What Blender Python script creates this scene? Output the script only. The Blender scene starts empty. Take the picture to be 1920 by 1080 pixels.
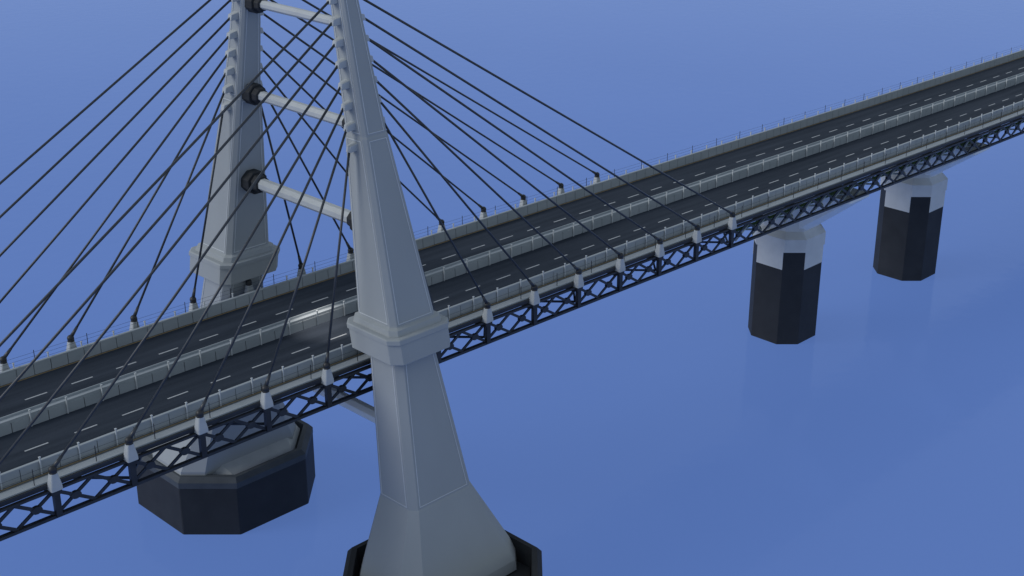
import bpy, bmesh, math, random
from mathutils import Vector
random.seed(3)
scn = bpy.context.scene
C = scn.collection
R = math.radians

# ---------------------------------------------------------------- materials
def mat(name, c1, c2, scale=0.6, rough=0.8, spec=0.3, bump=0.15, stretch=(1, 1, 1), metallic=0.0, fine=12.0):
    m = bpy.data.materials.new(name); m.use_nodes = True
    nt = m.node_tree; n = nt.nodes; l = nt.links
    b = n['Principled BSDF']
    b.inputs['Roughness'].default_value = rough
    b.inputs['Specular IOR Level'].default_value = spec
    b.inputs['Metallic'].default_value = metallic
    g = n.new('ShaderNodeNewGeometry')
    mp = n.new('ShaderNodeMapping'); mp.inputs['Scale'].default_value = stretch
    l.new(g.outputs['Position'], mp.inputs['Vector'])
    a = n.new('ShaderNodeTexNoise'); a.inputs['Scale'].default_value = scale; a.inputs['Detail'].default_value = 6
    f = n.new('ShaderNodeTexNoise'); f.inputs['Scale'].default_value = fine; f.inputs['Detail'].default_value = 3
    l.new(mp.outputs[0], a.inputs['Vector']); l.new(g.outputs['Position'], f.inputs['Vector'])
    mm = n.new('ShaderNodeMath'); mm.operation = 'MULTIPLY_ADD'; mm.inputs[1].default_value = 0.25
    l.new(f.outputs['Fac'], mm.inputs[0]); l.new(a.outputs['Fac'], mm.inputs[2])
    r = n.new('ShaderNodeValToRGB')
    r.color_ramp.elements[0].position = 0.42; r.color_ramp.elements[1].position = 0.85
    r.color_ramp.elements[0].color = (*c1, 1); r.color_ramp.elements[1].color = (*c2, 1)
    l.new(mm.outputs[0], r.inputs['Fac']); l.new(r.outputs['Color'], b.inputs['Base Color'])
    if bump:
        bp = n.new('ShaderNodeBump'); bp.inputs['Strength'].default_value = bump; bp.inputs['Distance'].default_value = 0.03
        l.new(f.outputs['Fac'], bp.inputs['Height']); l.new(bp.outputs[0], b.inputs['Normal'])
    return m

M = {}
M['concrete'] = mat('pale_concrete', (.325, .35, .365), (.35, .376, .392), .2, .8, .2, stretch=(1, 1, .4), bump=.05)
M['trim'] = mat('trim_concrete', (.50, .53, .55), (.56, .59, .61), .3, .7)
M['barrier'] = mat('barrier_concrete', (.30, .335, .36), (.37, .405, .43), .5, .8, stretch=(.3, 1, 1))
M['strut'] = mat('painted_strut', (.42, .445, .455), (.48, .505, .515), .6, .5, .4)
M['white'] = mat('white_paint', (.54, .56, .55), (.61, .63, .62), .5, .6, .4)
M['bright'] = mat('bright_white_paint', (.76, .78, .76), (.82, .84, .82), .5, .6, .4)
M['dark'] = mat('dark_coating', (.019, .021, .024), (.029, .032, .036), .3, .65, .3)
M['rim'] = mat('rim_rubber', (.05, .06, .072), (.07, .082, .095), .5, .65)
M['steel'] = mat('black_steel', (.012, .013, .016), (.024, .026, .030), .8, .5, .5)
M['truss'] = mat('truss_steel', (.016, .018, .021), (.030, .033, .038), .8, .45, .5)
M['inner'] = mat('grey_steel', (.30, .34, .31), (.40, .44, .41), .8, .5, .4)
M['cable'] = mat('cable_sheath', (.026, .030, .037), (.044, .05, .06), 2., .4, .5, bump=0)
M['asphalt'] = mat('asphalt', (.020, .028, .042), (.040, .051, .071), 1.0, .85, .2, stretch=(.04, .9, 1), fine=6)
M['slab'] = mat('slab_concrete', (.10, .11, .115), (.16, .17, .17), .5, .85)
M['paint'] = mat('lane_paint', (.36, .38, .40), (.48, .50, .52), 2., .7, bump=0)
M['tan'] = mat('edge_line_paint', (.30, .21, .09), (.38, .27, .12), 1., .7, bump=0)
M['green'] = mat('green_pipe_paint', (.05, .10, .035), (.09, .15, .05), 1., .6)

def water_mat():
    m = bpy.data.materials.new('sea_water'); m.use_nodes = True
    nt = m.node_tree; n = nt.nodes; l = nt.links; b = n['Principled BSDF']
    g = n.new('ShaderNodeNewGeometry')
    a = n.new('ShaderNodeTexNoise'); a.inputs['Scale'].default_value = .012; a.inputs['Detail'].default_value = 3
    l.new(g.outputs['Position'], a.inputs['Vector'])
    r = n.new('ShaderNodeValToRGB')
    r.color_ramp.elements[0].position = .35; r.color_ramp.elements[1].position = .7
    r.color_ramp.elements[0].color = (.036, .062, .150, 1); r.color_ramp.elements[1].color = (.042, .070, .165, 1)
    l.new(a.outputs['Fac'], r.inputs['Fac']); l.new(r.outputs['Color'], b.inputs['Base Color'])
    b.inputs['Roughness'].default_value = .09; b.inputs['IOR'].default_value = 1.33
    b.inputs['Specular IOR Level'].default_value = .08
    # added even blue glow standing in for scattered light, lifts shade under the deck
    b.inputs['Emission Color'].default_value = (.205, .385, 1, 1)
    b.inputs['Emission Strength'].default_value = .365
    w = n.new('ShaderNodeTexNoise'); w.inputs['Scale'].default_value = .35; w.inputs['Detail'].default_value = 4
    l.new(g.outputs['Position'], w.inputs['Vector'])
    bp = n.new('ShaderNodeBump'); bp.inputs['Strength'].default_value = .3; bp.inputs['Distance'].default_value = .15
    l.new(w.outputs['Fac'], bp.inputs['Height']); l.new(bp.outputs[0], b.inputs['Normal'])
    return m
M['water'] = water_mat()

# ---------------------------------------------------------------- helpers
def tag(o, label=None, cat=None, group=None, kind=None):
    if label: o['label'] = label
    if cat: o['category'] = cat
    if group: o['group'] = group
    if kind: o['kind'] = kind
    return o

def thing(name, loc, label, cat, group=None):
    o = bpy.data.objects.new(name, None); C.objects.link(o); o.location = loc
    o.empty_display_size = .5
    return tag(o, label, cat, group)

def root_loc(p):
    while p.parent: p = p.parent
    return Vector(p.location)

def obj(name, bm, m, parent=None, world=True, bevel=0, smooth=False):
    """one mesh object; coordinates are in the world unless world=False"""
    bmesh.ops.recalc_face_normals(bm, faces=bm.faces[:])
    if parent and world:
        bmesh.ops.translate(bm, verts=bm.verts[:], vec=-root_loc(parent))
    me = bpy.data.meshes.new(name); bm.to_mesh(me); bm.free()
    me.materials.append(M[m])
    if smooth:
        for p in me.polygons: p.use_smooth = True
    o = bpy.data.objects.new(name, me); C.objects.link(o)
    if parent: o.parent = parent
    if bevel:
        b = o.modifiers.new('bevel', 'BEVEL'); b.width = bevel; b.segments = 1; b.limit_method = 'ANGLE'; b.angle_limit = R(20)
    return o

def loft(bm, rings, cap=True):
    vs = [[bm.verts.new(p) for p in r] for r in rings]
    out = []
    n = len(rings[0])
    for a, b in zip(vs, vs[1:]):
        for i in range(n):
            out.append(bm.faces.new((a[i], a[(i+1) % n], b[(i+1) % n], b[i])))
    if cap:
        bm.faces.new(vs[0][::-1]); bm.faces.new(vs[-1])
    return out

def octa(cx, cy, z, ha, hb, c):
    return [(cx-ha+c, cy-hb, z), (cx+ha-c, cy-hb, z), (cx+ha, cy-hb+c, z), (cx+ha, cy+hb-c, z),
            (cx+ha-c, cy+hb, z), (cx-ha+c, cy+hb, z), (cx-ha, cy+hb-c, z), (cx-ha, cy-hb+c, z)]

def box(bm, x0, x1, y0, y1, z0, z1):
    loft(bm, [[(x0, y0, z0), (x1, y0, z0), (x1, y1, z0), (x0, y1, z0)], [(x0, y0, z1), (x1, y0, z1), (x1, y1, z1), (x0, y1, z1)]])

def bar(bm, p, q, w, t, up=(0, 0, 1)):
    p, q = Vector(p), Vector(q); d = (q-p).normalized()
    s = d.cross(Vector(up)).normalized(); u = s.cross(d)
    rr = []
    for c in (p, q):
        rr.append([c+s*w/2+u*t/2, c-s*w/2+u*t/2, c-s*w/2-u*t/2, c+s*w/2-u*t/2])
    loft(bm, rr)

def tube(bm, p, q, r0, r1=None, n=8, phase=0.0):
    if r1 is None: r1 = r0
    p, q = Vector(p), Vector(q); d = (q-p).normalized()
    s = d.cross(Vector((0, 0, 1)) if abs(d.z) < .99 else Vector((1, 0, 0))).normalized(); u = s.cross(d)
    rr = []
    for c, r in ((p, r0), (q, r1)):
        rr.append([c + (s*math.cos(phase+2*math.pi*i/n) + u*math.sin(phase+2*math.pi*i/n))*r for i in range(n)])
    loft(bm, rr)

def inset_pts(pts, d):
    out = []
    n = len(pts)
    for i in range(n):
        p = pts[i]; a = (pts[i-1]-p).normalized(); b = (pts[(i+1) % n]-p).normalized()
        s = a.cross(b).length
        out.append(p + (a+b)*(d/s))
    return out

def frame(bm, pts, nrm, d0, d1, h):
    """thin raised frame that follows the outline of a flat face"""
    a, b = inset_pts(pts, d0), inset_pts(pts, d1)
    lo, hi = nrm*-.03, nrm*h
    rings = [[p+lo for p in a], [p+hi for p in a], [p+hi for p in b], [p+lo for p in b]]
    vs = [[bm.verts.new(p) for p in r] for r in rings]
    n = len(pts)
    for u, v in zip(vs, vs[1:]+vs[:1]):
        for i in range(n): bm.faces.new((u[i], u[(i+1) % n], v[(i+1) % n], v[i]))

H0 = 31.7
def h(x):                       # gentle crest of the roadway
    z = H0 - .0105*x
    if x < 10: dev = 7.5e-5*(x-10)**2
    else:
        t = min(1, max(0, (x-10)/165)); dev = .7*t*t*(3-2*t)
    return z - dev + .0075

def sweep(bm, poly, x0, x1, step=4.0):
    n = max(1, int(round((x1-x0)/step)))
    loft(bm, [[(x0+(x1-x0)*i/n, y, h(x0+(x1-x0)*i/n)+z) for y, z in poly] for i in range(n+1)])

def sheet(bm, y0, y1, z, x0, x1, step=4.0):
    n = max(1, int(round((x1-x0)/step)))
    prev = None
    for i in range(n+1):
        x = x0+(x1-x0)*i/n
        a, b = bm.verts.new((x, y0, h(x)+z)), bm.verts.new((x, y1, h(x)+z))
        if prev: bm.faces.new((prev[0], a, b, prev[1]))
        prev = (a, b)

def copy_tree(o, parent=None):
    c = o.copy(); C.objects.link(c); c.parent = parent
    for ch in list(o.children): copy_tree(ch, c)
    return c

XA, XB = -88.0, 280.0
ORD = ['first', 'second', 'third', 'fourth', 'fifth', 'sixth', 'seventh', 'eighth']

# ---------------------------------------------------------------- water
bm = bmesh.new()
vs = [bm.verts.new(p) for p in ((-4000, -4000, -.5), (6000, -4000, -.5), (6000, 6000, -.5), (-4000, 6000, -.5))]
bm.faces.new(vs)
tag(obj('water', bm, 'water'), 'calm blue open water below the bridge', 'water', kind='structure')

# ---------------------------------------------------------------- roads
for sy, side in ((-1, 'near'), (1, 'far')):
    bm = bmesh.new(); y0, y1 = sorted((sy*.6, sy*9.92)); sheet(bm, y0, y1, 0, XA, XB)
    rd = tag(obj('road', bm, 'asphalt'), 'dark asphalt carriageway with dashed white line, %s side of the median barrier' % side, 'road', kind='structure')
    bm = bmesh.new(); x = XA+1.0
    while x < XB-3:
        sheet(bm, sy*5.1-.1, sy*5.1+.1, .008, x, x+2.5, 2.5); x += 16/3
    obj('lane_marking', bm, 'paint', rd)
    bm = bmesh.new(); a, b = sorted((sy*9.60, sy*9.78)); sheet(bm, a, b, .008, XA, XB)
    obj('edge_line', bm, 'tan', rd)

# ---------------------------------------------------------------- deck
deck = thing('bridge_deck', (0, 0, H0), 'long concrete bridge deck on a black steel frame carrying both carriageways', 'bridge deck')
bm = bmesh.new(); sweep(bm, [(-12.2, -.02), (12.2, -.02), (12.2, -.3), (9, -.6), (-9, -.6), (-12.2, -.3)], XA, XB)
obj('slab', bm, 'slab', deck)
for sy in (-1, 1):
    bm = bmesh.new()
    p = [(sy*11.1, -.018), (sy*12.25, -.018), (sy*12.25, .16), (sy*11.15, .2)]
    sweep(bm, p, XA, XB); obj('kerb_ledge', bm, 'barrier', deck)
    bm = bmesh.new()
    sweep(bm, [(sy*12.26, .02), (sy*12.5, .02), (sy*12.5, -.45), (sy*12.26, -.45)], XA, XB); obj('fascia', bm, 'truss', deck)
    bm = bmesh.new(); a, b = sorted((sy*10.42, sy*10.56)); sheet(bm, a, b, -.012, XA, XB); obj('edge_line', bm, 'tan', deck)
x = -80.0
fb = None
while x < 276:
    if fb is None:
        bm = bmesh.new(); box(bm, -.22, .22, -12.2, 12.2, -1.5, -.62); fb = obj('floor_beam', bm, 'steel', deck, world=False); o = fb
    else:
        o = fb.copy(); C.objects.link(o); o.parent = deck
    o.location = (x, 0, h(x)-H0); x += 8
for xs, xe, mm, step in ((XA, 64, 'truss', 8), (64, 280, 'inner', 8)):
    bm = bmesh.new(); x = xs; k = 0
    while x < xe-step+.1:
        for (ya, yb) in ((-12.2, -4.2), (12.2, 4.2)):
            y0, y1 = (ya, yb) if k % 2 else (yb, ya)
            bar(bm, (x, y0, h(x)-2.86), (x+step, y1, h(x+step)-2.86), .24, .22)
            if mm == 'inner': bar(bm, (x, y1, h(x)-2.84), (x+step, y0, h(x+step)-2.84), .24, .22)
        x += step; k += 1
    for y in (-4.2, 4.2): sweep(bm, [(y-.14, -3), (y+.14, -3), (y+.14, -2.7), (y-.14, -2.7)], xs, xe)
    tag(obj('lateral_bracing', bm, mm, deck), kind='stuff')

# truss girders along each edge
for sy in (-1, 1):
    t = thing('truss_girder', (0, sy*12.6, H0-3), ('black lattice truss girder along the near edge of the deck, facing the viewer' if sy < 0 else 'black lattice truss girder under the far edge of the deck'), 'truss')
    bm = bmesh.new(); sweep(bm, [(sy*12.38, -.80), (sy*12.82, -.80), (sy*12.82, -.56), (sy*12.38, -.56)], XA, XB); obj('top_chord', bm, 'truss', t)
    bm = bmesh.new(); sweep(bm, [(sy*12.34, -3.6), (sy*12.86, -3.6), (sy*12.86, -3.3), (sy*12.34, -3.3)], XA, XB); obj('bottom_chord', bm, 'truss', t)
    rest = bmesh.new(); x = -88.0
    def gusset(bm, x, z, r):
        y = sy*12.6
        a = [(x+1.15*r*math.cos(i*math.pi/6), y-.2, z+.8*r*math.sin(i*math.pi/6)) for i in range(12)]
        loft(bm, [a, [(p[0], y+.2, p[2]) for p in a]])
    while x < XB-4:
        for s in (0, 1):
            za, zb = (-.80, -3.32) if s else (-3.32, -.80)
            yy = sy*(12.6 + (.08 if s else -.08))
            p, q = (x, yy, h(x)+za), (x+4, yy, h(x+4)+zb)
            if sy < 0 and -48 <= x < 152:
                bm = bmesh.new(); bar(bm, p, q, .15, .33)
                if s: gusset(bm, x+2, h(x+2)-2.06, .48)
                obj('diagonal', bm, 'truss', t)
            else:
                bar(rest, p, q, .15, .33)
                if s: gusset(rest, x+2, h(x+2)-2.06, .48)
        x += 4
    tag(obj('lattice', rest, 'truss', t), kind='stuff')
    if sy < 0:      # paler second layer of lattice behind the black one, right of the last cable
        bm = bmesh.new(); x = 66.0
        while x < XB-4:
            bar(bm, (x, -12.1, h(x)-3.2), (x+4, -12.1, h(x+4)-.8), .08, .22)
            x += 4
        tag(obj('inner_lattice', bm, 'inner', t), kind='stuff')
t = thing('utility_pipe', (100, -9, h(100)-2.0), 'green painted pipe running under the deck behind the near truss', 'pipe')
bm = bmesh.new(); sweep(bm, [(-11.2, -2.3), (-10.9, -2.6), (-10.6, -2.3), (-10.9, -2.0)], 66, XB); obj('pipe_run', bm, 'green', t)

# ---------------------------------------------------------------- barriers
def barrier(yc, label, outward, hw=.2):
    t = thing('concrete_barrier', (0, yc, H0), label, 'barrier')
    bm = bmesh.new(); x = XA
    top = 1.25 if hw < .3 else 1.05
    while x < XB-.5:
        sweep(bm, [(yc-hw, .004), (yc+hw, .004), (yc+hw-.05, top), (yc-hw+.05, top)], x+.04, x+1.96, 1.92); x += 2
    obj('barrier_wall', bm, 'barrier', t)
    if hw > .3:      # the median: a low rail along each side of a flat top
        bm = bmesh.new(); sweep(bm, [(yc-hw+.12, top+.002), (yc+hw-.12, top+.002), (yc+hw-.12, top+.05), (yc-hw+.12, top+.05)], XA, XB); obj('top_plate', bm, 'barrier', t)
        for s in (-1, 1):
            bm = bmesh.new(); yy = yc+s*(hw-.18)
            sweep(bm, [(yy-.07, top+.052), (yy+.07, top+.052), (yy+.05, top+.30), (yy-.05, top+.30)], XA, XB); obj('coping', bm, 'barrier', t)
    else:
        bm = bmesh.new(); sweep(bm, [(yc-hw+.02, 1.252), (yc+hw-.02, 1.252), (yc+hw-.04, 1.40), (yc-hw+.04, 1.40)], XA, XB); obj('coping', bm, 'barrier', t)
    first = None; x = -80.0
    while x < 276:
        if first is None:
            bm = bmesh.new(); box(bm, -.06, .06, -.06, .06, .02, 1.8); box(bm, -.1, .1, -.09, .09, 1.8, 1.88)
            first = obj('post', bm, 'trim', t, world=False); o = first
        else:
            o = first.copy(); C.objects.link(o); o.parent = t
        o.location = (x, outward*(hw+.1), h(x)-H0); x += 4
barrier(-10.1, 'pale concrete barrier with short posts along the near edge of the roadway', -1)
barrier(0.0, 'pale concrete median barrier between the two carriageways', -1, .72)
barrier(10.1, 'pale concrete barrier along the far edge of the roadway, by the far tower leg', 1)

# wire railings outside the barriers
for sy in (-1, 1):
    t = thing('wire_railing', (0, sy*12.05, H0), 'thin dark wire railing on slender posts along the %s outer ledge' % ('near' if sy < 0 else 'far'), 'railing')
    bm = bmesh.new()
    for z in (.7, 1.15, 1.6): sweep(bm, [(sy*12.05-.01, z-.01), (sy*12.05+.01, z-.01), (sy*12.05+.01, z+.01), (sy*12.05-.01, z+.01)], XA, XB)
    obj('wire', bm, 'steel', t)
    x = -86.4; first = None
    while x < XB:
        if first is None:
            bm = bmesh.new(); box(bm, -.03, .03, -.03, .03, .16, 1.85); first = obj('post', bm, 'steel', t, world=False); o = first
        else: o = first.copy(); C.objects.link(o); o.parent = t
        o.location = (x, 0, h(x)-H0); x += 6.4

# ---------------------------------------------------------------- cable anchor posts
def make_anchor():
    t = thing('cable_anchor', (0, 0, 0), '', 'cable anchor')
    bm = bmesh.new(); loft(bm, [octa(0, 0, z, a, b, .1) for z, a, b in ((-.6, .60, .50), (-.15, .58, .48), (.7, .42, .38), (1.15, .34, .34))])
    obj('anchor_post', bm, 'strut', t, world=False, bevel=.03)
    bm = bmesh.new(); tube(bm, (0, 0, 1.15), (0, 0, 1.4), .40, .34, n=10); obj('collar', bm, 'steel', t, world=False)
    bm = bmesh.new(); bmesh.ops.create_uvsphere(bm, u_segments=14, v_segments=10, radius=.40)
    bmesh.ops.translate(bm, verts=bm.verts[:], vec=(0, 0, 1.5)); obj('ball_joint', bm, 'steel', t, world=False, smooth=True)
    bm = bmesh.new(); box(bm, -.3, .3, -.24, .24, -3.4, -.6); box(bm, -.5, .5, -.32, .32, -1.1, -.6); obj('bracket_stub', bm, 'steel', t, world=False)
    return t
proto = make_anchor(); used = False
for sy in (-1, 1):
    side = 'near' if sy < 0 else 'far'
    for k in range(-3, 14):
        x = (k-5)*8.0
        o = copy_tree(proto) if used else proto
        used = True
        o.location = (x, sy*12.78, h(x))
        if k == 5: lab = 'pale cable anchor with black ball on %s deck edge, right beside tower leg' % side
        else: lab = 'pale cable anchor with black ball on %s deck edge, %s %s of tower leg' % (side, ORD[abs(k-5)-1], 'right' if k > 5 else 'left')
        tag(o, lab, 'cable anchor', 'cable anchors along the %s deck edge' % side)

# ---------------------------------------------------------------- tower
def yc(z): return 22.65 - .2*z
def half(z):
    if z < 57: return 3.15 - (z-37.6)*(3.15-1.74)/(57-37.6)
    return 1.74 - (z-57)*.042
tower = thing('bridge_tower', (0, 0, 7.4), 'tall pale concrete bridge tower of two inward leaning legs joined by round crossbars', 'bridge tower')
BZ = [56.1+2.13*i for i in range(8)]
for sy in (-1, 1):
    bm = bmesh.new()
    def ring(z, a, b, c): return octa(0, sy*yc(z), z, a, b, c)
    secs = [(7.0, 9.1, 5.5, 2.2), (8.2, 9.1, 5.5, 2.2), (17.3, 4.65, 3.2, .8), (17.5, 4.55, 3.1, .75), (33.6, 2.93, 2.73, .75)]
    f = loft(bm, [ring(*s) for s in secs], cap=False)
    top = [(36.9, 3.75, 3.7, .7), (37.5, 3.6, 3.55, .7), (37.7, 3.15, 3.15, .55), (57, 1.74, 1.74, .36), (57.25, 1.66, 1.66, .34), (84, .62, .62, .14), (85, .3, .3, .06)]
    g = loft(bm, [ring(*s) for s in top])
    bmesh.ops.recalc_face_normals(bm, faces=bm.faces[:])
    big = [([v.co.copy() for v in q.verts], q.normal.copy()) for q in f+g if q.calc_area() > 25 and min(v.co.z for v in q.verts) > 12 and (abs(q.normal.x) > .8 or abs(q.normal.y) > .8)]
    leg = obj('tower_leg', bm, 'concrete', tower, bevel=.02)
    bm = bmesh.new()
    for pts, nrm in big: frame(bm, pts, nrm, .22, .31, .05)
    obj('panel_trim', bm, 'trim', leg)
    bm = bmesh.new()
    loft(bm, [ring(*s) for s in ((33.3, 2.95, 2.75, .76), (34.1, 4.3, 4.2, 1.0), (36.3, 4.3, 4.2, 1.0), (36.302, 4.42, 4.32, 1.0), (36.8, 4.42, 4.32, 1.0), (36.9, 4.3, 4.2, 1.0))])
    obj('collar', bm, 'concrete', leg, bevel=.03)
    for z in BZ:
        a = half(z)
        for sx in (-1, 1):
            bm = bmesh.new()
            y = sy*yc(z)
            loft(bm, [[(sx*(a-.15), y-.48, z-.42), (sx*(a-.15), y+.48, z-.42), (sx*(a-.15), y+.48, z+.42), (sx*(a-.15), y-.48, z+.42)],
                      [(sx*(a+.95), y-.34, z-.5), (sx*(a+.95), y+.34, z-.5), (sx*(a+.8), y+.34, z+.15), (sx*(a+.8), y-.34, z+.15)]])
            obj('cable_bracket', bm, 'strut', leg, bevel=.04)
for z, r, k in ((23.5, .85, 1), (46.8, .76, 1), (57.6, .62, .88), (68.2, .52, .78), (78.5, .45, .65)):
    hb = half(z) if z > 37 else 2.95
    yi = yc(z)-hb
    bm = bmesh.new(); tube(bm, (0, -yi-.1, z), (0, yi+.1, z), r, n=8, phase=math.pi/8)
    st = obj('crossbar', bm, 'bright' if z < 30 else 'strut', tower, bevel=.03)
    for sy in (-1, 1):
        e = k if sy > 0 or z < 50 else k*(.7 if z < 60 else .45)
        bm = bmesh.new()
        tube(bm, (0, sy*(yi+.25), z), (0, sy*(yi-1.5*e), z), 1.45*e, 1.45*e, n=8, phase=math.pi/8)
        tube(bm, (0, sy*(yi-1.5*e), z), (0, sy*(yi-2.5*e), z), max(1.15*e, r+.08), max(1.0*e, r+.05), n=8, phase=math.pi/8)
        obj('flange', bm, 'dark', st, bevel=.06)

# caissons
for sy in (-1, 1):
    cy = sy*22.7; dz = 1.9 if sy < 0 else .2; cx = -.75 if sy < 0 else .8; s = .975 if sy < 0 else 1
    t = thing('tower_caisson', (cx, cy, 0), 'dark eight sided caisson standing in the water under the %s tower leg' % ('near' if sy < 0 else 'far'), 'caisson', 'caissons under the tower legs')
    bm = bmesh.new()
    loft(bm, [octa(cx, cy, z, a*s, a*s, c*s) for z, a, c in ((-4, 10.7, 5.25), (6.4, 10.7, 5.25))])
    obj('caisson_wall', bm, 'dark', t, bevel=.1)
    bm = bmesh.new()
    rr = [octa(cx, cy, z, a*s, a*s, c*s) for z, a, c in ((6.3, 10.72, 5.26), (6.9+dz, 10.72, 5.26), (7.5+dz, 10.2, 5.0), (7.5+dz, 9.6, 4.7), (6.62, 9.5, 4.66), (6.3, 9.5, 4.66))]
    loft(bm, rr+[rr[0]], cap=False); bmesh.ops.remove_doubles(bm, verts=bm.verts[:], dist=.001)
    obj('rim', bm, 'rim' if sy > 0 else 'dark', t)
    bm = bmesh.new(); loft(bm, [octa(cx, cy, z, a*s, b*s, c*s) for z, a, b, c in ([(6.42, 9.2, 9.2, 4.55), (7.1, 9.2, 9.2, 4.55), (9.4, 8.0, 5.2, 2.4)] if sy > 0 else [(6.42, 9.4, 9.4, 4.6), (6.8, 9.4, 9.4, 4.6)])])
    obj('top_slab', bm, 'strut' if sy > 0 else 'dark', t)

# warm glow of the lamp under the lowest crossbar
ld = bpy.data.lights.new('floodlight_beam', 'SPOT'); ld.energy = 9000; ld.color = (1, .92, .84); ld.spot_size = R(42); ld.spot_blend = 1.0; ld.shadow_soft_size = .3
lo = bpy.data.objects.new('floodlight_beam', ld); C.objects.link(lo); lo.location = (0, -1.0, 45.7)
lo.rotation_euler = Vector((-.02, 0.04, 1)).to_track_quat('Z', 'Y').to_euler()

# ---------------------------------------------------------------- cables
for sy in (-1, 1):
    side = 'near' if sy < 0 else 'far'
    for k in range(-3, 14):
        if k == 5: continue
        n = abs(k-5)-1; sx = 1 if k > 5 else -1
        x = (k-5)*8.0
        z = BZ[n]; a = half(z)
        p = Vector((sx*(a+.7), sy*yc(z), z-.15)); q = Vector((x, sy*12.78, h(x)+1.55))
        bm = bmesh.new(); tube(bm, p, q, .135, n=8)
        lab = 'dark stay cable fanning %s from the %s tower leg, %s outward at deck level' % ('right' if sx > 0 else 'left', side, ORD[n])
        c = tag(obj('stay_cable', bm, 'cable', smooth=True), lab, 'cable', 'stay cables of the %s tower leg' % side)
        d = (p-q).normalized()
        bm = bmesh.new(); tube(bm, q+d*.2, q+d*1.4, .23, .16, n=8); obj('socket', bm, 'cable', c, smooth=True)

# ---------------------------------------------------------------- approach piers
for i, px in enumerate((98.0, 137.7)):
    t = thing('bridge_pier', (px, 0, 0), ('nearer eight sided pier with dark base and pale hammerhead top' if i == 0 else 'farther rightmost eight sided pier with dark base and pale hammerhead top'), 'pier', 'approach piers standing in the water')
    w, c = 5.1, 2.5
    bm = bmesh.new(); loft(bm, [octa(px, 0, z, w, w, c) for z in (-4, 16.0)]); obj('shaft', bm, 'dark', t, bevel=.05)
    for fx, fy in ((-1, 0), (1, 0), (0, -1), (0, 1)):
        bm = bmesh.new(); e = w-c-.04
        if fx: x0, x1 = sorted((px+fx*(w-.05), px+fx*(w+.06))); box(bm, x0, x1, -e, e, 12.9, 16.01)
        else: y0, y1 = sorted((fy*(w-.05), fy*(w+.06))); box(bm, px-e, px+e, y0, y1, 12.9, 16.01)
        obj('white_panel', bm, 'white', t)
    zt = h(px)-3.63
    bm = bmesh.new(); loft(bm, [octa(px, 0, z, a, a, c*a/5.3) for z, a in ((16.0, 5.25), (18.2, 5.25), (19.2, 4.2), (20.4, 4.2), (zt-.02, 5.0))]); obj('column_head', bm, 'white', t)
    bm = bmesh.new()
    loft(bm, [octa(px, 0, z, a, b, cc) for z, a, b, cc in ((19.3, 2.6, 4.3, 1.1), (19.9, 2.8, 4.9, 1.1), (zt-.5, 3.2, 12.6, .5), (zt, 3.2, 12.6, .5))]); obj('hammerhead', bm, 'bright', t)

# ---------------------------------------------------------------- light, sky, camera
w = bpy.data.worlds.new('World'); scn.world = w; w.use_nodes = True
nt = w.node_tree; bg = nt.nodes['Background']; out = nt.nodes['World Output']
sk = nt.nodes.new('ShaderNodeTexSky'); sk.sky_type = 'NISHITA'; sk.sun_disc = False
sk.sun_elevation = R(33); sk.sun_rotation = R(292); sk.dust_density = .5
nt.links.new(sk.outputs[0], bg.inputs[0]); bg.inputs[1].default_value = .028
b2 = nt.nodes.new('ShaderNodeBackground'); b2.inputs[0].default_value = (.76, .87, 1, 1); b2.inputs[1].default_value = .37   # thin even cloud
ad = nt.nodes.new('ShaderNodeAddShader'); nt.links.new(bg.outputs[0], ad.inputs[0]); nt.links.new(b2.outputs[0], ad.inputs[1]); nt.links.new(ad.outputs[0], out.inputs[0])
sl = bpy.data.lights.new('sun', 'SUN'); sl.energy = 1.35; sl.angle = R(30); sl.color = (1, .99, .97)
so = bpy.data.objects.new('sun', sl); C.objects.link(so)
so.rotation_euler = Vector((-.80, .45, .54)).to_track_quat('Z', 'Y').to_euler()

cd = bpy.data.cameras.new('camera'); cd.lens = 50; cd.sensor_width = 36; cd.clip_end = 20000; cd.clip_start = 1
co = bpy.data.objects.new('camera', cd); C.objects.link(co)
co.location = (-91.35, -124.25, 99.3); co.rotation_euler = (R(67.5), 0, R(-45))
scn.camera = co
scn.view_settings.view_transform = 'Standard'; scn.view_settings.look = 'None'; scn.view_settings.exposure = 0
